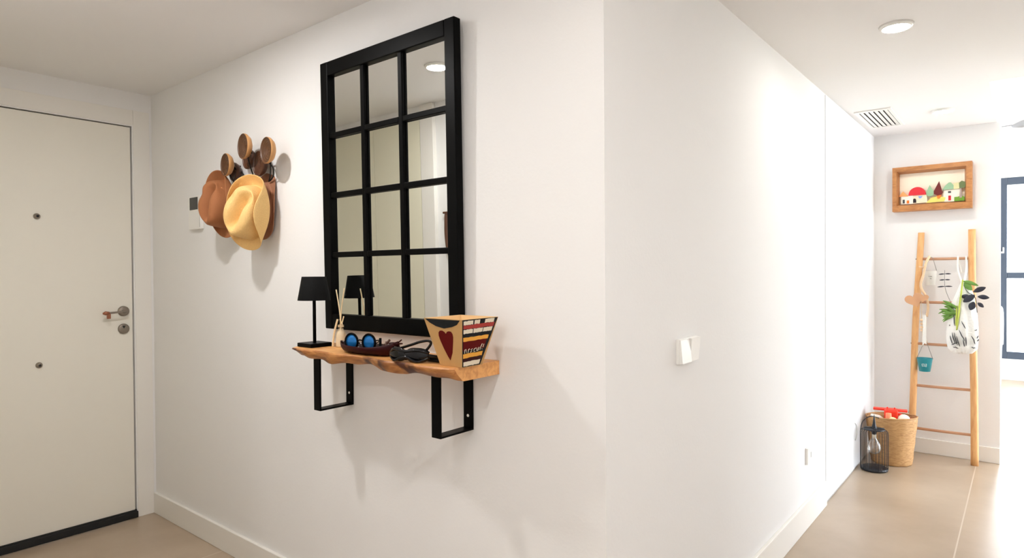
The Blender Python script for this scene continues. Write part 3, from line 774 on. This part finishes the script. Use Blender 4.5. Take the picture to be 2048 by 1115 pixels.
cut('meadow', [(.42, .0), (.70, .02), (.72, .14), (.60, .2), (.50, .16)], P['yellow'], .020, .010)
h3 = cut('long_house', [(.69, .0), (.95, .0), (.95, .40), (.69, .40)], P['white'], .016, .012)
cut('roof', [(.675, .385), (.84, .385), (.84, .50), (.80, .60), (.77, .60), (.71, .50)], P['sage'], .026, .02, h3); cut('roof', [(.84, .385), (.93, .385), (.93, .58), (.84, .56)], P['pale'], .024, .018, h3)
cut('door_cutout', [(.76, .04), (.80, .04), (.80, .19), (.76, .19)], P['red'], .0175, .003, h3); cut('window_cutout', [(.755, .27), (.80, .27), (.80, .33), (.755, .33)], P['dkgrey'], .0175, .003, h3)
tr = cut('tree_cutout', [(.925, .40), (1.0, .40), (1.04, .47), (1.01, .58), (.96, .62), (.92, .56)], P['moss'], .034, .012)
cut('trunk', [(.925, .10), (.965, .10), (.955, .41), (.935, .41)], P['taupe'], .030, .008, tr)
cut('hedge', [(.85, .0), (1.0, .0), (1.0, .12), (.95, .17), (.90, .13), (.85, .13)], P['green'], .028, .010)

# ------------------------------------------------------------ ladder
def ly(z): return 3.73+.117*z/1.567      # ladder line, foot on the floor and head near the wall
t = thing('decorative_ladder', 'tall pine ladder leaning against the niche wall with things hung on it', 'ladder', (3.29, 3.73, 0))
def stile(pts, w0, w1):
    bm = BM(); n = len(pts); R = []
    for i, (x, z) in enumerate(pts):
        wd = w0+(w1-w0)*i/(n-1); y = ly(z)
        R.append([bm.verts.new((x+wd*.5*cos(a)*(1 if abs(cos(a)) < .9 else 1), y+.019*sin(a), z)) for a in [2*pi*k/14 for k in range(14)]])
    for a, b in zip(R, R[1:]):
        for k in range(14): bm.faces.new((a[k], a[(k+1) % 14], b[(k+1) % 14], b[k])).smooth = True
    bm.faces.new(R[0]); bm.faces.new(R[-1]); return bm
def xl(z): return 3.100+(3.152-3.100)*z/1.566+.004*sin(z*5)
def xr(z): return 3.468+(3.446-3.468)*z/1.567+.002*sin(z*4)
obj('stile', stile([(xl(z), z) for z in [1.566*k/20 for k in range(21)]], .044, .040), M['ladder'], t)
obj('stile', stile([(xr(z), z) for z in [1.576*k/20 for k in range(21)]], .044, .042), M['ladder'], t)
RUNGS = [.197, .494, .785, 1.076, 1.379]
for z in RUNGS:
    bm = BM(); y = ly(z); x0, x1 = xl(z)+.012, xr(z)-.012
    tube(bm, [(x0, y, z), ((x0+x1)/2, y, z-.001), (x1, y, z)], .0095, 12)
    rg = obj('rung', bm, M['rung'], t)
for z in (.30, .785, 1.379):
    bm = BM(); tube(bm, [(xl(z)-.024, ly(z), z), (xl(z)+.0, ly(z)-.0, z+.002)], .004, 8); obj('peg', bm, M['shelldark'], t)

# bucket pots hung from rungs
def bucket(name, label, m, x, z_r, ztop, rt, rb, hgt, marks, mm, grp='small hanging buckets on the ladder'):
    y = ly(z_r)-.035-rt*.2
    t = thing(name, label, 'bucket', (x, y, ztop-hgt), group=grp)
    T = Matrix.Translation((x, y, ztop-hgt))
    obj('body', lathe(BM(), [(.0001, 0), (rb, 0), (rt, hgt), (rt+.002, hgt+.002), (rt-.002, hgt), (rb-.002, .003), (.0001, .003)], 40, T, cap=False), m, t, smooth=True)
    bm = BM(); tube(bm, [(x-rt, y, ztop-.004), (x-.010, ly(z_r)-.012, z_r+.006), (x, ly(z_r), z_r+.0125), (x+.010, ly(z_r)-.012, z_r+.006), (x+rt, y, ztop-.004)], .0016, 8)
    obj('handle', bm, M['handlewire'], t)
    bm = BM()
    for pts in marks:
        P3 = []
        for u, v in pts:
            rr = rb+(rt-rb)*v+.0012; a = -pi/2+u
            P3.append((x+rr*cos(a), y+rr*sin(a), ztop-hgt+hgt*v))
        tube(bm, P3, .0009, 6)
    obj('lettering', bm, mm, t)
mk = [[(-.22, .66), (-.15, .66)], [(-.185, .66), (-.185, .60)], [(-.02, .60), (.02, .66), (.06, .60)], [(.10, .60), (.12, .65), (.17, .60), (.20, .65)], [(.26, .60), (.30, .66), (.33, .6)],
      [(.02, .50), (.04, .45), (.09, .50), (.11, .45)], [(.16, .46), (.22, .50), (.20, .44)]]
bucket('white_bucket', 'white enamel bucket with tiny writing hanging from the top rung', M['whitenamel'], 3.216, 1.379, 1.293, .037, .029, .098, mk, M['wire'])
mk = [[(-.30, .60), (-.05, .62), (.10, .58), (.34, .62)], [(-.22, .50), (0, .54), (.1, .47), (.30, .50)], [(-.28, .42), (.05, .44), (.34, .40)], [(-.3, .60), (-.28, .42)], [(.34, .62), (.34, .4)]]
bucket('teal_bucket', 'teal enamel bucket with white writing hanging from the third rung', M['teal'], 3.187, .785, .690, .047, .033, .090, mk, M['whitenamel'])

# driftwood and heart garland on the left stile
t = thing('heart_garland', 'driftwood and wooden heart garland hanging down the left ladder stile', 'garland', (3.17, 3.78, 1.38))
yy = 3.742
bm = BM(); tube(bm, smooth_path([(3.212, yy+.03, 1.395), (3.195, yy-.005, 1.35), (3.180, yy-.01, 1.27), (3.165, yy-.01, 1.21), (3.17, yy-.012, 1.17), (3.195, yy-.012, 1.12), (3.208, yy-.012, 1.05), (3.20, yy-.012, .98)]), .008, 10, rs=None)
tube(bm, [(3.155, yy-.02, 1.325), (3.185, yy-.01, 1.318)], .004, 8)
obj('driftwood', bm, M['drift'], t)
def heart(cx_, cz_, s, rot=0):
    out = []
    for k in range(28):
        a = 2*pi*k/28; x = 16*sin(a)**3/17; z = (13*cos(a)-5*cos(2*a)-2*cos(3*a)-cos(4*a))/17
        out.append((cx_+s*(x*cos(rot)-z*sin(rot)), cz_+s*(x*sin(rot)+z*cos(rot))))
    return out
for (cx_, cz_, s, rot, dy) in ((3.128, 1.095, .058, radians(22), -.004), (3.182, 1.110, .034, radians(-8), -.020)):
    bm = BM(); prism(bm, heart(cx_, cz_, s, rot), (0, yy+dy-.022, 0), (1, 0, 0), (0, 0, 1), (0, .009, 0)); obj('wooden_heart', bm, M['heartwood'], t)
bm = BM(); tube(bm, smooth_path([(3.165, yy-.012, 1.21), (3.168, yy-.014, 1.10), (3.172, yy-.014, .95), (3.178, yy-.012, .80)]), .0018, 6)
tube(bm, smooth_path([(3.195, yy-.016, 1.0), (3.198, yy-.016, .92), (3.19, yy-.016, .86), (3.203, yy-.016, .80)]), .0018, 6)
obj('string', bm, M['twine'], t)
bm = BM()
for z, r in ((.955, .013), (.930, .012), (.905, .014), (.885, .011)):
    lathe(bm, [(.0001, -r*.7), (r*.8, -r*.5), (r, 0), (r*.8, r*.5), (.0001, r*.7)], 16, Matrix.Translation((3.172, yy-.014, z)))
obj('beads', bm, M['drift'], t)
bm = BM(); prism(bm, [(-.008, 0), (.008, 0), (.010, -.20), (.0, -.19), (-.010, -.21)], (3.186, yy-.024, .99), (1, 0, 0), (0, 0, 1), (.004, .002, 0)); obj('ribbon', bm, M['bag'], t)

# cotton bag
t = thing('cotton_bag', 'white cotton bag with black scribbled print hanging from the top rung', 'bag', (3.40, 3.77, .74))
bm = BM(); NA = 40; R = []
prof = [(.745, .02, .012), (.752, .055, .026), (.78, .080, .036), (.84, .090, .040), (.92, .086, .038), (1.0, .078, .032), (1.07, .066, .026), (1.13, .052, .020), (1.18, .034, .014), (1.22, .018, .009)]
by = ly(1.0)-.082
for z, rx, ry in prof:
    R.append([bm.verts.new((3.402+(.012 if z > 1.1 else 0)+(rx*(1+.05*sin(5*a+z*20)))*cos(a), by+(1.2-z)*-.02+ry*(1+.18*sin(9*a+z*9))*sin(a), z+.006*sin(3*a))) for a in [2*pi*k/NA for k in range(NA)]])
for a, b in zip(R, R[1:]):
    for k in range(NA): bm.faces.new((a[k], a[(k+1) % NA], b[(k+1) % NA], b[k])).smooth = True
bm.faces.new(R[0])
o = obj('bag_body', bm, M['bag'], t)
bm = BM()
for dx, sx in ((-.028, -.02), (.018, .028)):
    pts = smooth_path([(3.405+dx*.2, by+.004, 1.21), (3.400+dx, ly(1.3)-.03, 1.30), (3.398+dx, ly(1.379)-.012, 1.375), (3.398+dx, ly(1.379), 1.3905), (3.398+dx, ly(1.379)+.012, 1.375), (3.408+dx*.5, ly(1.25)+.004, 1.28)])
    tube(bm, pts, .006, 8)
obj('strap', bm, M['bag'], t)
rr = random.Random(5)
def onbag(a, z):
    for (z0, x0, y0), (z1, x1, y1) in zip(prof, prof[1:]):
        if z0 <= z <= z1:
            k = (z-z0)/(z1-z0); return Vector((3.402+(x0+(x1-x0)*k)*1.04*cos(a), by+(1.2-z)*-.02+(y0+(y1-y0)*k)*1.22*sin(a)-.002, z))
    return Vector((3.4, by, z))
for (a, z, da, dz) in ((-2.35, .86, .15, -.06), (-2.2, .88, .2, -.07), (-2.05, .88, .2, -.08), (-1.9, .86, .2, -.07), (-2.3, .80, .5, .02), (-2.2, .79, .4, -.01), (-1.75, .90, .35, -.07), (-1.6, .96, .25, -.05), (-2.15, 1.0, .1, -.07),
                       (-1.0, .87, .35, -.06), (-.55, .85, .2, .02), (-.5, .83, .2, .015), (-.95, .79, .4, -.005), (-1.5, .84, .1, -.05), (-1.35, .86, .05, -.06), (-2.5, .93, .08, 0), (-.75, .90, .3, .008)):
    pts = [onbag(a+da*k/4, z+dz*k/4+rr.uniform(-.003, .003)) for k in range(5)]
    bm = BM(); tube(bm, pts, .003, 6, rs=[.0012, .003, .0032, .003, .0012]); obj('printed_scribble', bm, M['wire'], t)['label'] = 'black scribble printed on the cotton'

# leaves
def leaf(bm, base, d, ln, wd, droop=.15, nrm=(0, -1, 0)):
    d = Vector(d).normalized(); nr = Vector(nrm); s = d.cross(nr); s.normalize(); base = Vector(base); n = 8; L, Rr, Mm = [], [], []
    for i in range(n+1):
        k = i/n; p = base+d*ln*k+Vector((0, 0, -droop*ln*k*k)); w_ = wd*sin(pi*min(1, k*.93+.035))**.8+.0003
        L.append(bm.verts.new(p+s*w_)); Rr.append(bm.verts.new(p-s*w_)); Mm.append(bm.verts.new(p+nr.normalized()*-.12*w_))
    for i in range(n):
        bm.faces.new((L[i], Mm[i], Mm[i+1], L[i+1])).smooth = True; bm.faces.new((Mm[i], Rr[i], Rr[i+1], Mm[i+1])).smooth = True
t = thing('fern_sprig', 'bright green fern leaves spilling left out of the cotton bag', 'greenery', (3.37, 3.74, 1.0))
rr = random.Random(11)
ly0 = by-.03
for i in range(22):
    a = radians(rr.uniform(118, 232)); ln = rr.uniform(.05, .10)
    bm = BM(); leaf(bm, (3.365+rr.uniform(-.01, .01), ly0+rr.uniform(-.012, .01), 1.02+rr.uniform(-.03, .04)), (cos(a), rr.uniform(-.3, .1), sin(a)), ln, rr.uniform(.006, .010), .1)
    o = obj('leaf', bm, M['leaf'], t); solidify(o, .0006)
for (x0, z0, x1, z1) in ((3.372, .90, 3.392, 1.12), (3.368, .93, 3.372, 1.06), (3.385, 1.05, 3.405, 1.235)):
    bm = BM(); tube(bm, smooth_path([(x0, ly0-.008, z0), ((x0+x1)/2+.002, ly0-.012, (z0+z1)/2), (x1, ly0, z1)]), .005, 8, rs=None); obj('stem', bm, M['leaflight'], t)
for z, ln in ((1.275, .035), (1.235, .030), (1.19, .042)):
    bm = BM()
    for sgn in (-1, 1): leaf(bm, (3.305, ly0+.01, z), (sgn, 0, .05*sgn), ln, .004, .05)
    o = obj('leaf', bm, M['leafdark'], t); solidify(o, .0006)
bm = BM(); tube(bm, smooth_path([(3.305, ly0+.01, 1.30), (3.307, ly0+.01, 1.18), (3.34, ly0+.005, 1.08), (3.37, ly0, 1.0)]), .0011, 6); obj('stem', bm, M['wire'], t)
t = thing('dark_leaf_branch', 'branch of dark round leaves sticking out right of the cotton bag', 'greenery', (3.43, 3.73, 1.1))
for (x, z, a, ln, wd) in ((3.47, 1.135, 215, .075, .020), (3.462, 1.155, 28, .075, .016), (3.485, 1.125, -3, .062, .015), (3.465, 1.09, 250, .055, .020), (3.485, 1.085, -40, .042, .012), (3.445, 1.12, 170, .05, .016)):
    a = radians(a); bm = BM(); leaf(bm, (x, ly0-.006, z), (cos(a), -.15, sin(a)), ln, wd, .05); o = obj('leaf', bm, M['leafdark'], t); solidify(o, .0008)
bm = BM(); tube(bm, smooth_path([(3.41, ly0+.005, 1.20), (3.43, ly0, 1.155), (3.465, ly0-.004, 1.13), (3.478, ly0-.004, 1.09), (3.482, ly0-.004, 1.02)]), .0022, 6); obj('stem', bm, M['wire'], t)
bm = BM(); leaf(bm, (3.405, ly0, 1.225), (.9, -.1, -.12), .085, .012, .2); leaf(bm, (3.412, ly0, 1.215), (.7, -.1, -.7), .06, .018, .1); o = obj('leaf', bm, M['leaf'], t); solidify(o, .0006)
o['label'] = 'fresh green leaf'

# ------------------------------------------------------------ toy basket
BX, BY = 3.022, 3.49
t = thing('toy_basket', 'round woven chip-wood basket full of toys standing in the niche corner', 'basket', (BX, BY, 0))
bm = BM(); NA = 72; R = []
for z, r in [(.001, .118), (.01, .122), (.05, .126), (.1, .131), (.15, .136), (.2, .141), (.25, .146), (.29, .150), (.312, .152)]:
    R.append([bm.verts.new((BX+(r+.0022*sin(12*a)*(1 if int(z*20) % 2 else -1))*cos(a), BY+(r+.0022*sin(12*a)*(1 if int(z*20) % 2 else -1))*sin(a), z+(.010*sin(a+2.2) if z > .28 else 0))) for a in [2*pi*k/NA for k in range(NA)]])
for a, b in zip(R, R[1:]):
    for k in range(NA): bm.faces.new((a[k], a[(k+1) % NA], b[(k+1) % NA], b[k])).smooth = True
bm.faces.new(R[0])
o = obj('basket_wall', bm, M['basket'], t); solidify(o, .004, -1)
bm = BM(); tube(bm, [(BX+.150*cos(2*pi*k/48), BY+.150*sin(2*pi*k/48), .312+.010*sin(2*pi*k/48+2.2)) for k in range(48)], .005, 8, closed=True); obj('rim', bm, M['basket'], t)
t = thing('toy_plane', 'bright red toy plane lying on top in the basket', 'toy', (BX-.01, BY+.01, .25))
bm = BM(); T = Matrix.Translation((BX-.005, BY-.015, .318)) @ Matrix.Rotation(radians(8), 4, 'Z')
def tb(bm, a, b, T, bev=.003):
    tmp = BM(); box(tmp, a, b, bev); tmp.transform(T); me = bpy.data.meshes.new('x'); tmp.to_mesh(me); tmp.free(); bm.from_mesh(me); bpy.data.meshes.remove(me)
tb(bm, (-.10, .0, .028), (.10, .055, .040), T); tb(bm, (-.035, -.045, -.035), (.045, .05, .045), T, .012); tb(bm, (.02, .01, .02), (.10, .06, .030), T @ Matrix.Rotation(radians(20), 4, 'Y'))
tb(bm, (-.02, -.005, .04), (-.012, .01, .055), T, .001); tb(bm, (.022, -.005, .04), (.030, .01, .055), T, .001)
obj('wing_and_body', bm, M['redtoy'], t)
bm = BM(); lathe(bm, [(.0001, -.055), (.021, -.055), (.017, .032), (.0001, .036)], 24, Matrix.Translation((BX-.005, BY-.078, .312))); obj('nose', bm, M['pinktoy'], t)
t = thing('toy_block', 'white flat toy block leaning on the basket left inside edge', 'toy', (BX-.08, BY-.06, .28))
bm = BM(); T = Matrix.Translation((BX-.075, BY-.062, .306)) @ Matrix.Rotation(radians(14), 4, 'Y') @ Matrix.Rotation(radians(35), 4, 'Z'); tb(bm, (-.036, -.026, -.012), (.030, .026, .012), T, .008); obj('block', bm, M['whitenamel'], t)
def ball(label, x, y, z, r, m):
    bm = BM(); bmesh.ops.create_uvsphere(bm, u_segments=32, v_segments=20, radius=r)
    for v in bm.verts: v.co *= 1+.02*sin(v.co.x*150)*cos(v.co.z*120)
    o = obj('toy_ball', bm, m, smooth=True); o.location = (x, y, z); tag(o, label, 'toy', 'soft toy balls in the basket')
ball('larger white ball among the toys at the basket right side', BX+.080, BY-.050, .306, .036, M['whitetoy'])
ball('smaller pale yellow ball among the toys at the basket front', BX+.024, BY-.105, .300, .026, M['yellowtoy'])
t = thing('toy_block', 'dark red toy block deep in the basket behind the white ball', 'toy', (BX+.08, BY+.01, .24))
bm = BM(); box(bm, (BX+.060, BY+.045, .262), (BX+.115, BY+.08, .300), .008); obj('block', bm, M['red2'], t)
o = obj('toy_pile', lathe(BM(), [(.0001, .255), (.08, .252), (.125, .235), (.126, .2)], 40, Matrix.Translation((BX, BY, 0)), cap=False), M['heartwood'], smooth=True)
o['kind'] = 'stuff'; tag(o, 'jumble of wooden toys filling the basket under the red plane', 'toys')

# ------------------------------------------------------------ wire lantern
LX, LY = 2.962, 3.225; LR = .080
t = thing('wire_lantern', 'black wire cage lantern with a glass bulb on the floor before the basket', 'lantern', (LX, LY, 0))
T = Matrix.Translation((LX, LY, 0))
obj('base', lathe(BM(), [(.0001, .001), (LR-.004, .001), (LR, .006), (LR, .016), (LR-.010, .022), (.0001, .022)], 48, T), M['lanternblack'], t)
for k in range(26):
    a = 2*pi*(k+.5)/26; c, s = cos(a), sin(a)
    bm = BM(); tube(bm, smooth_path([(LX+LR*c, LY+LR*s, .012), (LX+LR*c, LY+LR*s, .13), (LX+LR*c, LY+LR*s, .235), (LX+LR*.93*c, LY+LR*.93*s, .258), (LX+LR*.70*c, LY+LR*.70*s, .268)], 4), .0012, 6)
    obj('cage_wire', bm, M['lanternblack'], t)
obj('top_plate', lathe(BM(), [(.0001, .262), (LR*.74, .262), (LR*.80, .266), (LR*.74, .271), (.0001, .271)], 40, T), M['lanternblack'], t)
bm = BM()
lathe(bm, [(.0001, .225), (.010, .232), (.019, .252), (.016, .275), (.009, .30), (.004, .345), (.0001, .365)], 20, Matrix.Translation((LX, LY, 0)) @ Matrix.Shear('XY', 4, (-.10, 0)) if False else T)
for a in (.3, .3+pi/2, .3+pi, .3+3*pi/2):
    tube(bm, [(LX, LY, .268), (LX+.058*cos(a), LY+.058*sin(a), .275)], .006, 8, rs=[.010, .003])
obj('finial', bm, M['lanternblack'], t)
bm = BM(); tube(bm, smooth_path([(LX-LR, LY, .235), (LX-LR*.9, LY+.03, .30), (LX-LR*.4, LY+.055, .335), (LX+.02, LY+.06, .33)]), .003, 8); obj('carry_handle', bm, M['lanternblack'], t)
bl = obj('bulb', lathe(BM(), [(.010, .225), (.012, .210), (.022, .195), (.036, .172), (.041, .148), (.036, .124), (.020, .108), (.0001, .103)], 32, T, cap=False), M['bulb'], t, smooth=True)
obj('bulb_socket', lathe(BM(), [(.0001, .205), (.011, .205), (.012, .232), (.0001, .234)], 20, T), M['cream'], bl)

# ------------------------------------------------------------ living room glimpse
t = thing('dining_chair', 'white chair mostly hidden behind the niche wall edge, before the window', 'chair', (3.31, 7.35, 0))
bm = BM(); box(bm, (3.10, 7.15, .43), (3.535, 7.56, .46), .012); obj('seat', bm, M['chairw'], t)
bm = BM(); pts = smooth_path([(3.11, 7.56, .45), (3.11, 7.60, .80), (3.15, 7.61, .88), (3.32, 7.61, .90), (3.49, 7.61, .88), (3.53, 7.60, .80), (3.53, 7.56, .45)])
tube(bm, pts, .014, 10); box(bm, (3.13, 7.585, .50), (3.51, 7.60, .87), .005); obj('backrest', bm, M['chairw'], t)
for sx in (3.125, 3.515):
    for sy in (7.17, 7.545):
        bm = BM(); tube(bm, [(sx, sy, .435), (sx, sy, 0)], .014, 10, rs=[.016, .011]); obj('leg', bm, M['chairw'], t)
t = thing('ceiling_fixture', 'grey cone ceiling spotlight cut off by the right edge of the photo', 'ceiling light', (3.72, 5.0, CEIL2))
bm = BM(); lathe(bm, [(.0001, 0), (.035, 0), (.035, -.012), (.008, -.016), (.007, -.13), (.0001, -.13)], 24, Matrix.Translation((3.79, 5.0, CEIL2))); obj('stem', bm, M['greymetal'], t)
bm = BM(); T = Matrix.Translation((3.735, 5.0, 2.455)) @ Matrix.Rotation(radians(82), 4, 'Y')
lathe(bm, [(.0001, -.095), (.012, -.09), (.030, -.03), (.036, .05), (.034, .05), (.02, 0), (.0001, -.02)], 32, T, cap=False); obj('shade', bm, M['greymetal'], t)
bm = BM(); tube(bm, [(3.58, 5.0, 2.45), (3.645, 5.0, 2.452)], .004, 8); obj('arm', bm, M['greymetal'], t)
